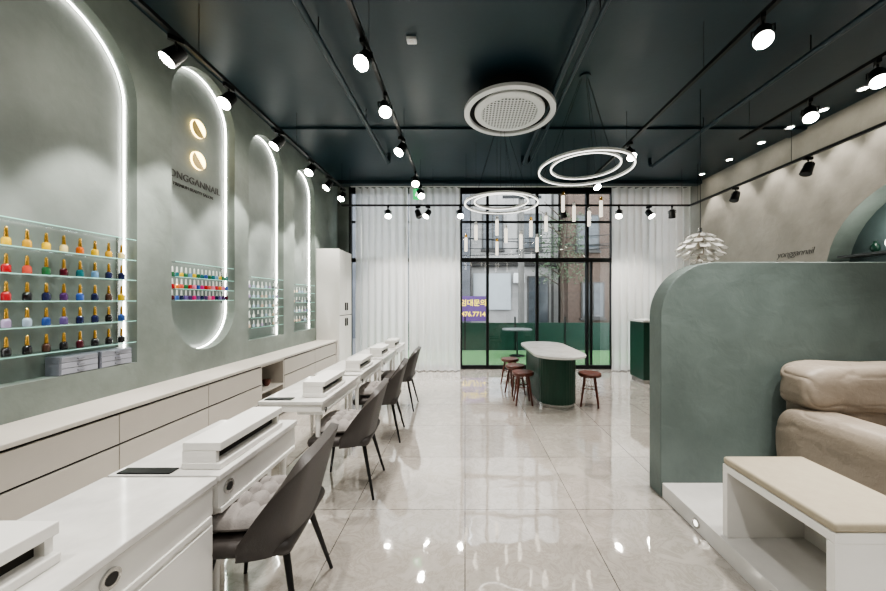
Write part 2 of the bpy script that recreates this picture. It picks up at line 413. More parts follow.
rows2 = [['maroon','blue','navy','violet','purple','magenta','violet','navy','purple','pink','magenta','navy','violet','purple','maroon'],['red','orange','coral','green','red','pink','blue','magenta','red','coral','pink','red','orange','pink','blue'],['green','teal','yellow','green','skyblue','yellow','green','teal','blue','green','teal','skyblue','yellow','green','teal']]
for r, cols in enumerate(rows2):
    for i, cn in enumerate(cols):
        bottle(COL[cn], cn, (XL-.05, 3.205+i*.052, Z2[r]), .92, M_white, '%s white-capped polish bottle, %s from left on the %s shelf under the logo' % (cn, ORD[i], ['bottom','middle','top'][r]), 'white-capped polish bottles under the logo')
for (a, b, nm, zz) in ((4.29,5.05,'third arch niche',[1.14,1.27,1.4,1.53,1.66]),(5.42,6.11,'farthest arch niche',[1.14,1.3,1.46,1.62])):
    rack(a, b, zz, zz[-1]+.14, 'glass shelf rack of pale polish in the ' + nm)
    n = 8 if a < 5 else 7
    for r, z in enumerate(zz):
        for i in range(n):
            cn = random.choice(['white','nude','pale blue','grey','white','lilac'])
            bottle(COL[cn], cn, (XL-.05, a+.06+i*(b-a-.12)/(n-1), z), .85, M_white, '%s polish bottle, %s from left, %s shelf up, %s' % (cn, ORD[i], ORD[r], nm), 'pale polish bottles in the '+nm)
# logo sign
t = thing('wall_sign', 'backlit sign with two gold discs and shop lettering in the capsule niche', 'sign', (XL-.12,3.58,2.6))
M_satin = mat('satin_gold', (176,156,104), .4, metal=.3, var=.12, emit=.12)
for z in (3.33, 2.99):
    bm = NB(); cyl(bm, (XL-.119,3.59,z), (XL-.1,3.59,z), .092, seg=40); d = obj('glow_disc', bm, M_goldglow, t, world=True)
    # satin half-disc puts the less lit lower left of each disc into colour
    pts_ = [(3.59+.09*cos(radians(135+i*180/24)), z+.09*sin(radians(135+i*180/24))) for i in range(25)]
    bm = prism(NB(), pts_, lambda p:(XL-.0995,p[0],p[1]), lambda p:(XL-.092,p[0],p[1])); obj('dim_half', bm, M_satin, d, world=True)
text_obj('lettering', 'YONGGANNAIL', M_text, .1, (XL-.112,3.545,2.745), (pi/2,0,pi/2), t, .002)
text_obj('lettering', 'PREMIUM BEAUTY SALON', M_text, .045, (XL-.112,3.545,2.65), (pi/2,0,pi/2), t, .002)

# ------------------------------------------------------------------ nail desks
XA, XB = -1.53, -1.05
DL = ['nearest white nail desk with a floor-length drawer pedestal','second nearest white nail desk, with the dark chair and tufted cushion tucked in','third nearest white nail desk, standing clear on slim white legs','fourth white nail desk from the camera','fifth white nail desk from the camera','farthest white nail desk, toward the tall cabinet']
DS = [(.3,1.42),(1.432,2.10),(2.47,3.3),(3.38,4.22),(4.3,5.08),(5.16,5.9)]
for k, (a, b) in enumerate(DS):
    t = thing('nail_desk', DL[k], 'desk', ((XA+XB)/2,(a+b)/2,0), 0, 'white nail desks in a row')
    zl = .575 if k < 2 else .645
    obj('desktop', box(NB(), XA, XB, a, b, .722, .75, .004), M_marble, t, world=True)
    bm = NB(); zz = zl+.025
    box(bm, XB-.03, XB-.012, a+.01, b-.01, zz, .7215); box(bm, XA+.012, XA+.03, a+.01, b-.01, zz, .7215)
    box(bm, XA+.03, XB-.03, a+.01, a+.028, zz, .7215); box(bm, XA+.03, XB-.03, b-.028, b-.01, zz, .7215)
    obj('apron', bm, M_white, t, world=True)
    obj('lower_ledge', box(NB(), XB-.2, XB-.005, a+.02, b-.02, zl, zl+.0245, .003), M_white, t, world=True)
    if k == 0:
        p = obj('pedestal', box(NB(), XA+.03, XB-.012, .62, b-.01, .0, .5745, .003), M_white, t, world=True)
        for z0, z1 in ((.02,.28),(.29,.56)):
            obj('drawer', box(NB(), XB-.0115, XB-.004, .64, 1.03, z0, z1, .002), M_white, p, world=True)
            obj('drawer', box(NB(), XB-.0115, XB-.004, 1.04, b-.02, z0, z1, .002), M_white, p, world=True)
        lp = [(XA+.05, a+.06), (XB-.06, a+.06)]
    else: lp = [(XA+.05, a+.06), (XA+.05, b-.06), (XB-.06, a+.06), (XB-.06, b-.06)]
    for x, y in lp:
        bm = NB(); cyl(bm, (x, y, .0), (x, y, zz if x < -1.3 else zl-.0005), .012, .02, seg=12); obj('leg', bm, M_white, t, True, world=True)
    ys = (a+.07) if k != 0 else 1.0
    sk = obj('socket', cyl(NB(), (XB-.0118, ys, .668), (XB-.004, ys, .668), .03 if k < 2 else .022, seg=24), M_steel, t, True, world=True, label='round chrome power socket')
    obj('socket_face', cyl(NB(), (XB-.0038, ys, .668), (XB-.002, ys, .668), .018 if k < 2 else .013, seg=20), M_gap, sk, world=True)
# arm rest boxes
BY = [(.5,.96,-1.33),(1.48,1.98,-1.25),(2.58,3.02,-1.25),(3.5,3.92,-1.25),(4.4,4.78,-1.25),(5.24,5.6,-1.25)]
BLB = ['nearest white armrest box, cut by the lower left corner','white slotted armrest box on the second nearest desk','white slotted armrest box on the third nearest desk','white slotted armrest box on the fourth desk','white slotted armrest box on the fifth desk','white slotted armrest box on the farthest desk']
for k, (a, b, x) in enumerate(BY):
    t = thing('armrest_box', BLB[k], 'armrest box', (x+.085,(a+b)/2,.751), 0, 'white armrest boxes on the nail desks')
    w = .17
    obj('top_board', box(NB(), x, x+w, a, b, .832, .87, .004), M_white, t, world=True)
    bm = NB(); box(bm, x, x+w-.02, a, a+.02, .78, .832); box(bm, x, x+w-.02, b-.02, b, .78, .832); box(bm, x, x+.02, a+.02, b-.02, .78, .832)
    obj('frame', bm, M_white, t, world=True)
    obj('slot', box(NB(), x+.02, x+w-.05, a+.02, b-.02, .78, .832), M_gap, t, world=True)
    obj('base', box(NB(), x-.002, x+w+.002, a-.002, b+.002, .751, .78, .004), M_white, t, world=True)
tag(obj('desk_mat', box(NB(), -1.5, -1.27, 1.44, 1.49, .7505, .756, .002), M_black), 'thin black mat on the white desk before the slotted armrest box', 'mat')
tag(obj('desk_mat', box(NB(), -1.5, -1.3, 2.5, 2.56, .7505, .757, .002), M_black), 'small black mat on the third nearest desk', 'mat')

# ------------------------------------------------------------------ upholstered chairs
def make_chair():
    t = thing('upholstered_chair', '', 'chair', (0,0,0), 0, 'dark upholstered chairs at the nail desks')
    bm = NB(); box(bm, -.26, .2, -.235, .235, .40, .47, .034, 4); obj('seat', bm, M_chair, t, True)
    bm = NB(); n, m = 36, 20; G = []
    for j in range(m+1):
        v = j/m; row = []
        for i in range(n+1):
            u = i/n*2-1; au = abs(u)
            hw = .22+.055*sin(min(v*1.4,1)*pi/2)
            if au <= .62: top = .43*(1-.03*(au/.62)**2)
            else: top = .43*(.97-.80*((au-.62)/.38)**1.5)
            y = math.copysign(hw*min(1, au*1.3), u)
            z = .41+top*v
            fwd = max(0, au-.66)/.34
            x = .17+.105*v**1.2*(1-.6*fwd) - .05*(au**2) - .16*fwd**1.2
            row.append(bm.verts.new((x,y,z)))
        G.append(row)
    for j in range(m):
        for i in range(n): bm.faces.new((G[j][i],G[j][i+1],G[j+1][i+1],G[j+1][i]))
    for _ in range(4): bmesh.ops.smooth_vert(bm, verts=bm.verts, factor=.5, use_axis_x=True, use_axis_y=True, use_axis_z=True)
    o = obj('backrest', bm, M_chair, t, True)
    s = o.modifiers.new('s','SOLIDIFY'); s.thickness = .045; s.offset = 0
    bb = o.modifiers.new('b','BEVEL'); bb.width = .018; bb.segments = 4; bb.limit_method = 'ANGLE'
    obj('under_frame', box(NB(), -.17,.15,-.16,.16,.385,.3995), M_black, t)
    for sx in (-1,1):
        for sy in (-1,1):
            bm = NB(); cyl(bm, (sx*.15-.01, sy*.14, .387), (sx*.23, sy*.22, 0), .016, .009, seg=12); obj('leg', bm, M_black, t, True)
    return t
ch = make_chair()
CP = [(-.96,1.64,.08,'dark grey upholstered chair nearest the camera, with a tufted cushion'),(-.93,2.72,.06,'second nearest dark grey upholstered chair, tucked at the desk row'),(-.93,3.72,.08,'third dark grey upholstered chair from the camera'),(-.92,4.72,.0,'farthest dark grey upholstered chair at the desk row')]
for i, (x, y, r, lab) in enumerate(CP):
    if i == 0: ch.location = (x,y,0); ch.rotation_euler = (0,0,r); ch['label'] = lab
    else: dup(ch, (x,y,0), r, lab)
for i, (x, y, r, lab) in enumerate(CP[:3]):
    bm = NB(); pillow(bm, .36, .39, .11, tuft=1, n=40, flat=.35)
    o = obj('seat_cushion', bm, M_cush, smooth=True); o.location = (x-.06,y,.47); o.rotation_euler = (0,0,r)
    tag(o, 'grey tufted cushion on the ' + ['nearest dark chair','second nearest dark chair','third dark chair'][i], 'cushion', 'grey seat cushions')

# ------------------------------------------------------------------ green table & stools
t = thing('island_table', 'long white-topped table with rounded ends on a dark green base', 'table', (1.33,5.2,0))
def stadium(x0,x1,y0,y1,n=16):
    r = (x1-x0)/2; c = (x0+x1)/2
    return [(c+r*cos(pi+pi*i/n), y0+r+r*sin(pi+pi*i/n)) for i in range(n+1)]+[(c+r*cos(pi*i/n), y1-r+r*sin(pi*i/n)) for i in range(n+1)]
o = obj('tabletop', prism(NB(), stadium(.96,1.69,4.36,6.1), lambda p:(p[0],p[1],.715), lambda p:(p[0],p[1],.75)), M_marble, t, world=True)
b_ = o.modifiers.new('b','BEVEL'); b_.width = .006; b_.segments = 2; b_.limit_method = 'ANGLE'
st = stadium(1.04,1.58,4.56,5.95,18)
per = []
for i in range(len(st)):
    p, q = Vector(st[i]), Vector(st[(i+1)%len(st)]); L_ = (q-p).length; k = max(1,int(L_/.02))
    for j in range(k): per.append(p.lerp(q, j/k))
pp = []
for i, p in enumerate(per):
    d = Vector((p.x-1.31, (p.y-5.26)*.2)).normalized(); q = p+d*(.002 if i%2 else -.002); pp.append((q.x,q.y))
obj('base', prism(NB(), pp, lambda p:(p[0],p[1],.06), lambda p:(p[0],p[1],.7148)), M_green, t, world=True)
obj('plinth', prism(NB(), stadium(1.06,1.56,4.58,5.93), lambda p:(p[0],p[1],0), lambda p:(p[0],p[1],.06)), M_steel, t, True, world=True)
def make_stool():
    t = thing('stool', '', 'stool', (0,0,0), 0, 'round wooden stools around the white-topped table')
    bm = NB(); lathe(bm, [(.1,.412),(.145,.416),(.158,.432),(.158,.455),(.148,.466),(.09,.458)], 32); obj('seat', bm, M_wood, t, True)
    for a in range(4):
        an = pi/4+a*pi/2; bm = NB(); cyl(bm, (.09*cos(an),.09*sin(an),.414), (.165*cos(an),.165*sin(an),0), .019,.012,seg=12); obj('leg', bm, M_wood, t, True)
    bm = NB(); pts = [(.118*cos(pi/4+a*pi/2), .118*sin(pi/4+a*pi/2), .25) for a in range(5)]; tube(bm, pts, .007); obj('stretcher', bm, M_wood, t, True)
    return t
st0 = make_stool()
SP = [(.84,4.86,'round brown wooden stool left of the table, nearest of three'),(.8,5.36,'round brown wooden stool left of the table, middle of three'),(.8,5.95,'round brown wooden stool left of the table, farthest of three'),(1.78,4.78,'round brown wooden stool alone right of the white-topped table')]
for i,(x,y,l) in enumerate(SP):
    if i == 0: st0.location = (x,y,0); st0['label'] = l
    else: dup(st0, (x,y,0), i*.4, l)
t = thing('reception_counter', 'dark green reception counter with pale top beside the right curtain', 'counter', (3.7,6.2,0))
obj('body', box(NB(), 3.2, 4.4, 6.0, 6.5, .06, 1.1, .005), M_green, t, world=True)
obj('plinth', box(NB(), 3.22, 4.4, 6.02, 6.48, 0, .06), M_steel, t, world=True)
obj('countertop', box(NB(), 3.17, 4.42, 5.97, 6.53, 1.1005, 1.14, .005), M_marble, t, world=True)

# ------------------------------------------------------------------ recliner & bench on platform
PZ = .11
t = thing('recliner', 'puffy taupe leather recliner on the platform against the partition', 'armchair', (2.75,2.1,PZ))
obj('base', box(NB(), 2.36, 3.2, 1.62, 2.4, .13, .42, .04, 4), M_sofa, t, True, world=True)
def blob(bm, x0,x1,y0,y1,z0,z1,e=.32,n=56,wr=.004,ws=6,seed=0,ez=None,crease=0):
    bmesh.ops.create_uvsphere(bm, u_segments=n*2, v_segments=n, radius=1)
    f = lambda a, k: math.copysign(abs(a)**k, a)
    ez = ez or e
    for v in bm.verts:
        p = v.co.copy()
        q = Vector(((x0+x1)/2+(x1-x0)/2*f(p.x,e), (y0+y1)/2+(y1-y0)/2*f(p.y,e), (z0+z1)/2+(z1-z0)/2*f(p.z,ez)))
        s = Vector((q.x*ws*.5, q.y*ws, q.z*ws*1.3+seed))
        w = noise.noise(s)
        # thin leather creases fanning from the edges
        cr = math.exp(-(noise.noise(Vector((q.x*5+seed, q.y*5, q.z*9)))/.06)**2)
        v.co = q + p.normalized()*(wr*(w-.4)-crease*cr)
    return bm
def seam(pts, parent):
    bm = NB(); tube(bm, pts, .003, 6); obj('seam', bm, M_seam, parent, True, world=True)
a_ = obj('arm', blob(NB(), 2.24,2.56,1.44,2.5,.111,.76,.42,ez=.5,wr=.012,ws=4,crease=.006), M_sofa, t, True, world=True)
seam([(2.236,1.56+.1*i,.33) for i in range(9)], a_)
a2 = obj('arm', blob(NB(), 3.03,3.35,1.44,2.5,.111,.76,.42,seed=3,ez=.5,wr=.012,ws=4,crease=.006), M_sofa, t, True, world=True)
obj('seat', blob(NB(), 2.52,3.06,1.5,2.3,.36,.62,.38,seed=5,crease=.004), M_sofa, t, True, world=True)
bk = obj('backrest', blob(NB(), 2.36,3.22,2.26,2.52,.4,.95,.4,seed=7), M_sofa, t, True, world=True)
obj('head_pillow', blob(NB(), 2.29,3.28,2.2,2.53,.72,1.07,.42,wr=.02,ws=4,seed=9,ez=.55,crease=.008), M_sofa, bk, True, world=True)
obj('foot_panel', blob(NB(), 2.54,3.04,1.44,1.6,.14,.42,.35), M_sofa, t, True, world=True)
bm = NB(); pillow(bm, .34,.34,.12); o = obj('throw_cushion', bm, mat('white_fabric',(205,202,198),.9,bump=.3,var=.35,vscale=24), smooth=True); o.location = (2.71,1.96,.76); o.rotation_euler = (radians(68),0,0.1)
tag(o, 'white patterned cushion leaning on the taupe recliner back', 'cushion')
t = thing('footstool_bench', 'white open bench with beige padded top at the platform edge', 'bench', (1.8,1.68,PZ))
bx0, bx1, by0, by1 = 1.53, 2.0, 1.385, 1.99
obj('cushion', box(NB(), bx0, bx1, by0, by1, .532, .575, .014, 4), M_beige, t, True, world=True)
obj('top_board', box(NB(), bx0, bx1, by0, by1, .49, .5315, .003), M_white, t, world=True)
obj('end_panel', box(NB(), bx0, bx1, by0, by0+.035, PZ, .4895, .003), M_white, t, world=True)
obj('end_panel', box(NB(), bx0, bx1, by1-.035, by1, PZ, .4895, .003), M_white, t, world=True)
obj('back_panel', box(NB(), bx1-.02, bx1, by0+.036, by1-.036, PZ, .4895), M_white, t, world=True)

# ------------------------------------------------------------------ right wall things
t = thing('wall_lettering', 'thin dark shop lettering on the warm grey right wall', 'sign', (XR-.01,4.95,2.18))
text_obj('letters', 'yonggannail', mat('grey_lettering',(56,54,50),.5,var=0), .13, (XR-.003,4.93,2.19), (pi/2,0,-pi/2), t, .001, shear=.3, off=-.001, spacing=.92)
M_dshelf = mat('dark_shelf', (48,52,50), .5)
for k, z in enumerate((1.55,2.05)):
    tag(obj('wall_shelf', box(NB(), XR+.06, XR+.295, 2.5, 4.42, z, z+.03), M_dshelf), '%s dark shelf inside the large right wall arch' % ['lower','upper'][k], 'shelf')
t = thing('globe_lamp', 'small white globe lamp in the right wall arch', 'lamp', (XR+.17,3.92,2.08))
bm = NB(); cyl(bm, (0,0,0), (0,0,.03), .04, seg=20); obj('base', bm, M_black, t, True)
bm = NB(); bmesh.ops.create_uvsphere(bm, u_segments=24, v_segments=16, radius=.07); bmesh.ops.translate(bm, verts=bm.verts, vec=(0,0,.097)); obj('globe', bm, M_ring, t, True)
l = bpy.data.lights.new('niche_lamp','POINT'); l.energy = 4; l.shadow_soft_size = .05; l.color = (1,.95,.88)
o = bpy.data.objects.new('niche_lamp', l); C.objects.link(o); o.location = (XR+.06,3.9,2.4)
for k,(y,m,lab) in enumerate(((3.78,M_black,'small black vase beside the globe lamp in the right arch'),(4.1,M_green,'small dark green vase left of the globe lamp in the right arch'))):
    bm = NB(); lathe(bm, [(.025,0),(.045,.04),(.04,.09),(.018,.12),(.022,.14)], 24); o = obj('vase', bm, m, smooth=True); o.location = (XR+.17,y,2.08); tag(o, lab, 'vase')

# ------------------------------------------------------------------ ceiling: AC, rings, tubes, pendant
t = thing('ceiling_air_conditioner', 'round white cassette air conditioner under the dark ceiling', 'air conditioner', (.53,4.0,3.72))
bm = NB(); lathe(bm, [(.54,.0),(.54,.035),(.50,.05),(.48,.05),(.472,.0),(.48,-.008),(.525,-.008)], 64, closed=True); obj('outer_ring', bm, M_ac, t, True)
bm = NB(); lathe(bm, [(.478,.03),(.478,.034),(.30,.064),(.30,.06)], 64, closed=True); obj('air_slot', bm, mat('slot_black',(8,9,10),.9,var=0), t)
def perf():
    m = mat('perforated_white', (205,208,208), .5, var=.0); nt = m.node_tree; N = nt.nodes; L = nt.links
    tc = N['Texture Coordinate']; v = N.new('ShaderNodeTexVoronoi'); v.inputs['Scale'].default_value = 26; v.inputs['Randomness'].default_value = .0
    v.voronoi_dimensions = '2D'
    L.new(tc.outputs['Object'], v.inputs['Vector']); r = N.new('ShaderNodeValToRGB'); r.color_ramp.elements[0].position = .28; r.color_ramp.elements[1].position = .38
    r.color_ramp.elements[0].color = (.10,.11,.11,1); r.color_ramp.elements[1].color = (.66,.68,.68,1)
    L.new(v.outputs['Distance'], r.inputs['Fac']); L.new(r.outputs['Color'], N['Principled BSDF'].inputs['Base Color']); return m
bm = NB(); lathe(bm, [(.415,.01),(.415,.03),(.33,.03),(.33,-.004),(.35,-.006),(.405,0)], 64, closed=True); obj('inner_ring', bm, M_ac, t, True)
bm = NB(); lathe(bm, [(.3,.03),(.328,.02),(.328,-.006),(.28,-.014),(.15,-.02),(.01,-.022)], 64); obj('grille', bm, perf(), t, True)
bm = NB(); cyl(bm, (0,0,.0645), (0,0,.23), .38, seg=48); obj('housing', bm, M_acdark, t, True)
def ring_light(x,y,z,label):
    t = thing('ring_pendant', label, 'ceiling light', (x,y,z), 0, 'double ring pendant lights')
    for R, dz in ((.5,0),(.37,.03)):
        bm = NB(); lathe(bm, [(R,0),(R,.026),(R-.018,.026),(R-.018,0)], 72, closed=True); r = obj('ring', bm, M_ac, t, True)
        bm = NB(); lathe(bm, [(R-.002,-.004),(R-.002,0),(R-.016,0),(R-.016,-.004)], 72, closed=True); obj('diffuser', bm, M_ring, r, True)
        r.location.z = dz
    bm = NB(); lathe(bm, [(.06,ZC-z-.02),(.06,ZC-z)], 32); obj('canopy', bm, M_ceil, t, True)
    for a in range(3):
        an = a*2*pi/3+.4; bm = NB(); cyl(bm, (.05*cos(an),.05*sin(an),ZC-z-.02),(.49*cos(an),.49*sin(an),.026), .002, seg=6); obj('wire', bm, M_black, t)
        bm = NB(); cyl(bm, (.03*cos(an+.5),.03*sin(an+.5),ZC-z-.02),(.36*cos(an+.5),.36*sin(an+.5),.056), .002, seg=6); obj('wire', bm, M_black, t)
    return t
ring_light(1.31,3.66,2.92,'larger looking double ring pendant, right of the air conditioner')
ring_light(.49,4.55,2.8,'double ring pendant light over the row of small tube pendants')
TB = [(466,243,5.6),(476,231,5.2),(497,226,5.0),(497,247,5.7),(506,234,5.3),(521,240,5.2),(531,227,4.9),(537,243,5.4),(546,222,5.0),(563,202,4.7),(574,212,5.0),(589,217,5.1),(601,207,4.8)]
TB.sort()
for i,(px,py,Y) in enumerate(TB):
    x = (px-VX)/F*Y; z = H+(VY-py)/F*Y
    t = thing('tube_pendant', ('slim white tube pendant, %s from the left in the cluster over the table' % ORD[i]), 'pendant lamp', (x,Y,z-.14), 0, 'slim white tube pendants over the table')
    bm = NB(); lathe(bm, [(.019,0),(.024,.004),(.024,.22),(.019,.23)], 18); obj('diffuser', bm, M_tube, t, True)
    bm = NB(); lathe(bm, [(.02,.2302),(.02,.28),(.006,.29)], 16); obj('cap', bm, M_gold if i%3 == 0 else M_ac, t, True)
    bm = NB(); cyl(bm, (0,0,.29),(0,0,ZC-z+.14), .002, seg=6); obj('cord', bm, M_black, t)
# layered pendant
x, Y = 2.74, 3.9; z0 = 2.12
t = thing('layered_pendant', 'white layered petal pendant lamp hanging above the partition', 'pendant lamp', (x,Y,z0-.2))
tiers = [(.05,.10,.02,.05),(.10,.18,.05,.10),(.14,.245,.10,.16),(.15,.26,.17,.23),(.12,.22,.24,.29),(.07,.15,.31,.35)]
for k,(ri,ro,za,zb) in enumerate(tiers):
    bm = NB(); n = 11
    for i in range(n):
        a0 = 2*pi*(i+.5*(k%2))/n; w = pi/n*.8
        P = []
        for s_ in (0,.5,1):
            r = ri+(ro-ri)*s_; z = zb-(zb-za)*(s_**1.6)
            ww = w*(1 if s_ < 1 else .8)
            P.append([bm.verts.new((r*cos(a0+q*ww), r*sin(a0+q*ww), z-(.004 if q == 0 else 0)+.0)) for q in (-1,0,1)])
        for a in range(2):
            for b in range(2): bm.faces.new((P[a][b],P[a][b+1],P[a+1][b+1],P[a+1][b]))
    o = obj('petal_tier', bm, M_white, t); s = o.modifiers.new('s','SOLIDIFY'); s.thickness = .004
bm = NB(); cyl(bm, (0,0,.06),(0,0,.36), .035, seg=20); obj('core', bm, mat('lamp_core',(120,112,100),.5,var=0,emit=.2), t, True)
bm = NB(); cyl(bm, (0,0,.36),(0,0,.42), .03, .015, seg=20); obj('cap', bm, M_steel, t, True)
bm = NB(); cyl(bm, (0,0,.42),(0,0,ZC-z0+.2), .003, seg=6); obj('cord', bm, M_black, t)

# ------------------------------------------------------------------ pipes, tracks
def pipe(x, y0, y1, z, r, lab):
    t = thing('ceiling_pipe', lab, 'pipe', (x,y0,z), 0, 'dark pipes under the ceiling')
    bm = NB(); pts = [(0,0,0),(0,y1-y0-.1,0),(0,y1-y0-.03,.03),(0,y1-y0,.1)] + [(0,y1-y0,ZC-z)]; tube(bm, pts, r, 14); obj('pipe', bm, M_ceil, t, True)
    yy = .3
    while yy < y1-y0-.2:
        bm = NB(); cyl(bm, (0,yy,r*.9),(0,yy,ZC-z), .006, seg=8); obj('hanger', bm, M_black, t); yy += 1.4
pipe(-1.27, 1.2, 5.6, 3.76, .03, 'dark ceiling pipe running between the two left spotlight tracks')
pipe(.98, 1.0, 5.7, 3.78, .03, 'dark ceiling pipe right of the round air conditioner, left one of a pair')
pipe(1.09, 1.0, 5.7, 3.78, .02, 'thinner dark ceiling pipe right of the round air conditioner, right one of a pair')
pipe(3.2, 1.4, 5.8, 3.78, .028, 'dark ceiling pipe farther right toward the lit right wall')
def rail(p0, p1, label):
    p0, p1 = Vector(p0), Vector(p1); t = thing('lighting_track', label, 'lighting track', p0, 0, 'black lighting tracks')
    d = p1-p0; bm = NB()
    if abs(d.x) > abs(d.y): box(bm, 0, d.x, -.017, .017, 0, .03)
    else: box(bm, -.017, .017, 0, d.y, 0, .03)
    obj('rail', bm, M_black, t)
    n = max(2, int(d.length/1.5)+1)
    for i in range(n):
        q = d*((i+.1)/(n-.8))
        bm = NB(); cyl(bm, (q.x,q.y,.0301),(q.x,q.y,ZC-p0.z), .0025, seg=6); obj('suspension_wire', bm, M_black, t)
ZT1 = 3.5
rail((-2.2,1.0,ZT1),(-2.2,6.15,ZT1),'black lighting track running along the left wall niches')
rail((-.78,1.0,ZT1),(-.78,6.0,ZT1),'black lighting track above the chairs, left of the air conditioner')
rail((2.1,1.4,ZT1),(2.1,5.9,ZT1),'black lighting track to the right of the double ring pendants')
rail((3.45,2.6,ZT1),(3.45,4.2,ZT1),'short black lighting track high on the right over the platform side')
rail((-2.3,6.25,3.25),(4.2,6.25,3.25),'long black lighting track crossing in front of the curtains')
rail((4.2,2.4,3.25),(4.2,6.22,3.25),'black lighting track running along the right wall')
SD = Vector((0,-.6,-.8)).normalized()
def make_spot(lit=True):
    t = thing('track_spotlight', '', 'spotlight', (0,0,0), 0, 'black track spotlights')
    obj('adapter', box(NB(), -.016,.016,-.05,.05,-.035,0,.003), M_black, t)
    bm = NB(); cyl(bm, (0,0,-.035),(0,0,-.085), .009, seg=10); obj('stem', bm, M_black, t, True)
    d = SD if lit else Vector((0,-.38,-.925)).normalized(); c = Vector((0,.0,-.13))
    a, b = c-d*.05, c+d*.085
    bm = NB(); cyl(bm, a-d*.02, a, .03, .05, seg=24); cyl(bm, a, b, .05, .06, seg=24); h = obj('lamp_head', bm, M_black, t, True)
    bm = NB(); cyl(bm, b+d*.0005, b+d*.006, .055, seg=24); obj('lens', bm, M_lens if lit else M_acdark, h)
    bm = NB(); tube(bm, [(-.062,0,-.085),(-.062,0,-.135)], .005, 6); tube(bm, [(.062,0,-.085),(.062,0,-.135)], .005, 6); box(bm, -.064,.064,-.007,.007,-.09,-.083); obj('yoke', bm, M_black, t)
    return t
S1, S0 = make_spot(True), make_spot(False)
used = set()
LE = 1.6
def spot(x,y,z,rz,label,lit=True,E=60,aim=None,ang=95,blend=.7):
    src = S1 if lit else S0
    if id(src) not in used: used.add(id(src)); src.location = (x,y,z); src.rotation_euler = (0,0,rz); src['label'] = label
    else: dup(src, (x,y,z), rz, label)
    if lit and E:
        l = bpy.data.lights.new('spot_lamp','SPOT'); l.energy = E*LE; l.spot_size = radians(ang); l.spot_blend = blend; l.shadow_soft_size = .05; l.color = (1,.96,.905)
        o = bpy.data.objects.new('spot_lamp', l); C.objects.link(o)
        d = Matrix.Rotation(rz,3,'Z') @ SD
        o.location = Vector((x,y,z-.13))+d*.12
        dd = Vector(aim)-o.location if aim else Vector((0,0,-1))
        o.rotation_euler = dd.to_track_quat('-Z','Y').to_euler()
for i, y in enumerate((1.6,2.55,3.12,3.96,4.79,5.42,6.02)):
    spot(-2.2,y,ZT1,(-.5 if i%2 else .1)-.3,'black track spotlight, %s along the left wall track'%ORD[i],True,80,(-2.75,y+.05,1.7),54,.4)
for i, y in enumerate((1.5,2.6,3.26,4.13,5.25,5.85)):
    spot(-.78,y,ZT1,[.4,-.2,.3,-.6,.2,.5][i],'black track spotlight, %s along the track above the chairs'%ORD[i],True,85,(-.95,y,0),80)
for i, y in enumerate((1.6,2.36,4.27,5.4)):
    spot(2.1,y,ZT1,[.2,-.7,0,.3][i],'black track spotlight, %s along the track right of the ring pendants'%ORD[i],True,100,(1.9,y,0),85)
spot(3.45,3.35,ZT1,-.7,'single lit black track spotlight on the short high right track',True,80,(3.3,3.0,0))
spot(3.45,2.8,ZT1,-.7,'near black track spotlight on the short high right track',True,60,(3.0,1.9,0),70)
for i,(px,lit) in enumerate(((388,1),(418,0),(428,1),(460,1),(563,0),(619,1),(649,1),(672,0))):
    x = (px-VX)/F*6.25
    spot(x,6.25,3.25,[.3,1.0,-.8,.2,2.2,-.5,.6,2.6][i],'black track spotlight, %s from the left on the track crossing the curtains'%ORD[i],bool(lit),75,(x,6.9,1.0),80)
for i,(y,lit) in enumerate(((3.0,1),(4.1,0),(5.2,0))):
    spot(4.2,y,3.25,[-.5,-1.6,-1.4][i],'black track spotlight, %s along the right wall track'%ORD[i],bool(lit),50,(4.8,y,1.5))
for i, y in enumerate((3.1,3.87,4.3,4.74,5.2,5.83,6.5)):
    t = thing('recessed_downlight', 'small recessed downlight beside the right wall, %s from the camera'%ORD[i], 'downlight', (4.6,y,ZC-.012), 0, 'recessed downlights beside the right wall')
    bm = NB(); lathe(bm, [(.055,0),(.055,.012),(.04,.012),(.04,0)], 28, closed=True); obj('bezel', bm, M_ac, t, True)
    bm = NB(); cyl(bm, (0,0,.004),(0,0,.0119), .0398, seg=24); obj('lens', bm, M_lens, t)
    l = bpy.data.lights.new('wash_lamp','SPOT'); l.energy = 48; l.spot_size = radians(60); l.spot_blend = .55; l.shadow_soft_size = .03; l.color = (1,.94,.86)
    o = bpy.data.objects.new('wash_lamp', l); C.objects.link(o); o.location = (4.6,y,ZC-.03); o.rotation_euler = (0,radians(-6),0)
k = 0
for x in (-1.6,0.4,2.6):  # unseen downlights added as fill light for the near end of the room
    for y in (-1.6,.2):
        t = thing('recessed_downlight', 'added fill downlight out of view near the camera, %s'%ORD[k], 'downlight', (x,y,ZC-.012), 0, 'added fill downlights out of view near the camera'); k += 1
        bm = NB(); lathe(bm, [(.1,0),(.1,.012),(.08,.012),(.08,0)], 28, closed=True); obj('bezel', bm, M_ac, t, True)
        bm = NB(); cyl(bm, (0,0,.004),(0,0,.0119), .0798, seg=24); obj('lens', bm, M_ring, t)
        l = bpy.data.lights.new('fill_lamp','SPOT'); l.energy = 105; l.spot_size = radians(130); l.spot_blend = .6; l.shadow_soft_size = .1; l.color = (1,.975,.94)
        o = bpy.data.objects.new('fill_lamp', l); C.objects.link(o); o.location = (x,y,ZC-.03)
t = thing('ceiling_sensor', 'small white square sensor on the dark ceiling', 'sensor', (-.5,3.14,ZC-.03))
obj('case', box(NB(), -.045,.045,-.035,.035,0,.03,.006), M_ac, t, True)
obj('dome', lathe(NB(), [(.008,-.012),(.018,-.006),(.02,0)], 16), M_white, t, True)
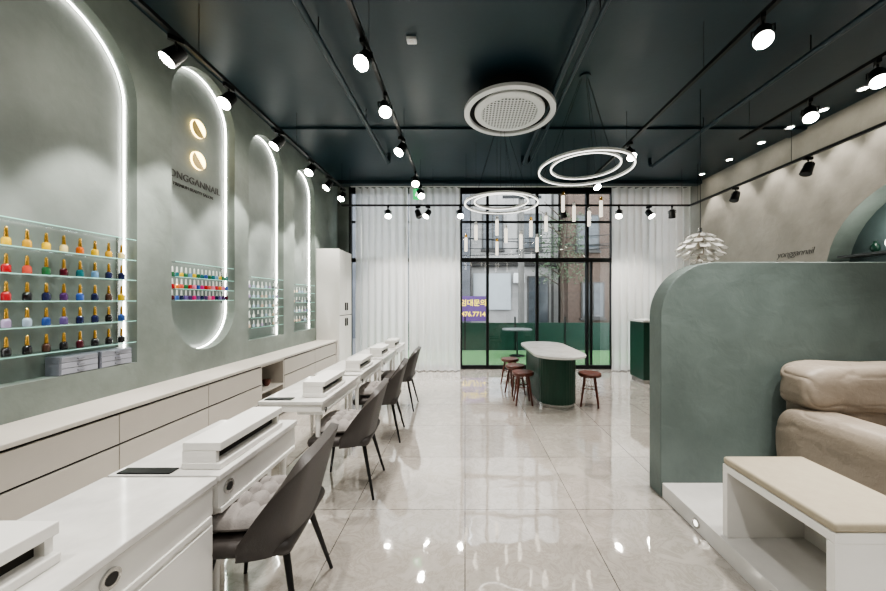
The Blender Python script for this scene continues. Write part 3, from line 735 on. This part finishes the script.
t = thing('exit_sign', 'small green lit exit sign in front of the curtain top', 'exit sign', (-.93,6.5,3.55))
obj('case', box(NB(), -.07,.07,-.02,.02,-.1,.1,.004), mat('exit_green',(20,170,90),.4,var=0,emit=1.2), t)
bm = NB(); cyl(bm, (.01,-.0215,.06),(.01,-.0205,.06), .014, seg=14); box(bm, -.012,.016,-.0215,-.0205,.0,.045); box(bm, -.03,-.01,-.0215,-.0205,-.04,.0); box(bm, .008,.03,-.0215,-.0205,-.04,.0); obj('running_figure', bm, M_ring, t)
bm = NB(); cyl(bm, (0,0,.1),(0,0,ZC-3.55), .006, seg=8); obj('hanger', bm, M_black, t)

# ------------------------------------------------------------------ outside
struct('floor_outside', box(NB(), -8, 14, YB+.121, 30, -.14, -.04), mat('asphalt',(90,90,92),.9,var=.1,vscale=3))
tag(obj('turf_deck', box(NB(), -3, 6, YB+.13, 10.0, -.04, -.005), mat('green_turf',(70,112,66),.9,var=.25,vscale=40,bump=.5,bscale=200)), 'green artificial turf terrace outside the window', 'terrace')
t = thing('terrace_fence', 'dark green low fence panels at the end of the terrace', 'fence', (1.5,10.05,-.04))
M_fence = mat('fence_green',(20,58,46),.5,var=.15)
for i in range(6):
    a = -3+i*1.5; obj('panel', box(NB(), a+.02, a+1.48, 10.03, 10.07, 0, .82), M_fence, t, world=True)
for i in range(7):
    a = -3+i*1.5; obj('post', box(NB(), a-.02, a+.02, 10.02, 10.08, -.04, 1.0), M_black, t, world=True)
M_bwin = mat('facade_window', (70,74,78), .15, var=.2)
M_frame = mat('facade_frame', (60,58,56), .6)
def building(x0,x1,y,z1,m,label,wins):
    t = thing('building', label, 'building', ((x0+x1)/2,y+1,-.04))
    obj('wall', box(NB(), x0,x1,y,y+3,-.04,z1), m, t, world=True)
    for (a,b,c,d) in wins:
        w = obj('window', box(NB(), a,b,y-.06,y-.001,c,d), M_frame, t, world=True)
        obj('pane', box(NB(), a+.06,(a+b)/2-.03,y-.07,y-.061,c+.06,d-.06), M_bwin, w, world=True)
        obj('pane', box(NB(), (a+b)/2+.03,b-.06,y-.07,y-.061,c+.06,d-.06), M_bwin, w, world=True)
        obj('sill', box(NB(), a-.05,b+.05,y-.12,y-.001,c-.08,c-.001), M_frame, w, world=True)
    return t
building(-6,.2,13.5,9,mat('grey_facade',(84,86,92),.8,var=.25,vscale=1.2),'grey building outside behind the left window part',[(-1.6,-.3,3.2,4.8),(-4,-2.4,3.2,4.8),(-1.6,-.3,.6,2.4)])
t = building(.25,3.9,14,9,mat('pale_facade',(150,148,146),.8,var=.2,vscale=1.5),'pale beige building outside in the middle of the window',[(.7,1.6,3.6,5.1),(2.2,3.2,3.6,5.1),(2.6,3.5,.4,2.5)])
obj('ledge', box(NB(), .25,3.9,13.8,13.999,2.9,3.1), M_gap, t, world=True)
obj('signboard', box(NB(), .35,1.9,13.9,13.998,1.1,2.6), mat('signboard_white',(172,178,182),.6,var=.04), t, world=True)
obj('drainpipe', box(NB(), 3.6,3.68,13.9,13.98,-.04,8), M_frame, t, world=True)
obj('air_unit', box(NB(), 2.0,2.45,13.7,13.998,2.2,2.6,.02), M_ac, t, world=True)
building(4.0,9,13,9,mat('brown_brick',(82,68,60),.85,var=.25,vscale=9),'brown brick building outside at the right of the window',[(4.3,5.2,3.4,4.8),(4.5,5.4,.8,2.2)])
t = thing('overhead_cables', 'thin black overhead cables crossing in front of the outside buildings', 'cable', (2.0,12.75,3.5))
for k,(z0,z1) in enumerate(((3.2,3.9),(3.5,4.0),(3.9,4.3),(2.9,3.3),(4.2,3.6))):
    pts = [(-5+1.0*i, 0, (z0+(z1-z0)*i/12)-3.5-.25*sin(pi*i/12)) for i in range(13)]
    bm = NB(); tube(bm, pts, .018, 6); o = obj('cable', bm, M_black, t)
t = thing('banner', 'purple banner with yellow writing hung beyond the terrace', 'banner', (.26,10.3,.85))
obj('cloth', box(NB(), -.16,.68,10.3,10.31,.85,1.62), mat('purple_cloth',(106,74,140),.8,var=.06), t, world=True)
text_obj('lettering','임대문의',mat('yellow_print',(250,222,60),.6,var=0,emit=.9), .22,(.26,10.297,1.4),(pi/2,0,0),t,.001,off=.003)
text_obj('lettering','476.7714',MC['yellow_print'], .2,(.26,10.297,1.06),(pi/2,0,0),t,.001,off=.003)
for x in (-.14,.66): obj('pole', box(NB(), x-.02,x+.02,10.312,10.35,-.04,1.64), M_steel, t, world=True)
t = thing('outdoor_table', 'small dark grey round table on the green terrace', 'table', (1.4,9.0,-.005))
M_out = mat('outdoor_grey', (92,98,98), .5)
bm = NB(); lathe(bm, [(.4,.7),(.4,.73)], 32); obj('tabletop', bm, M_out, t, True)
bm = NB(); lathe(bm, [(.2,0),(.2,.02),(.02,.03),(.02,.7)], 24); obj('pedestal', bm, M_black, t, True)
t = thing('tree', 'thin street tree outside the right window bay', 'tree', (3.3,11.5,-.04))
bm = NB(); tube(bm, [(0,0,0),(.05,0,1.5),(0,0,2.6),(.15,0,4.4)], .06, 8)
for i in range(14):
    z = 2+.18*i; a = random.random()*6.28; cyl(bm, (.03,0,z),(.03+cos(a)*.8,sin(a)*.5,z+.5), .025,.008, seg=6)
obj('trunk', bm, mat('bark',(70,60,52),.9), t, True)
bm = NB()
for i in range(900):
    a = random.random()*6.28; r = random.random()**.5*.95; c = Vector((cos(a)*r, sin(a)*r*.7, 2.1+random.random()*2.4))
    u = Vector((random.uniform(-1,1),random.uniform(-1,1),random.uniform(-1,1))).normalized()*.05; w = u.orthogonal().normalized()*.03
    bm.faces.new([bm.verts.new(c-u), bm.verts.new(c+w), bm.verts.new(c+u), bm.verts.new(c-w)])
obj('foliage', bm, mat('leaf_green',(60,80,54),.7,var=.2), t)
t = thing('utility_pole', 'grey utility pole outside between the buildings', 'pole', (2.05,12.2,-.04))
bm = NB(); cyl(bm, (0,0,0),(0,0,7.5), .12,.1,seg=16); obj('shaft', bm, mat('concrete_pole',(100,98,95),.8), t, True)
obj('crossarm', box(NB(), -.7,.7,-.16,-.11,5.2,5.3), M_black, t)

# ------------------------------------------------------------------ world, colour
w = bpy.data.worlds.new('sky'); scn.world = w; w.use_nodes = True
bg = w.node_tree.nodes['Background']; bg.inputs[0].default_value = (.93,.96,1,1); bg.inputs[1].default_value = 4.2
scn.view_settings.view_transform = 'AgX'
scn.view_settings.look = 'AgX - Medium High Contrast'
scn.view_settings.exposure = 0.6
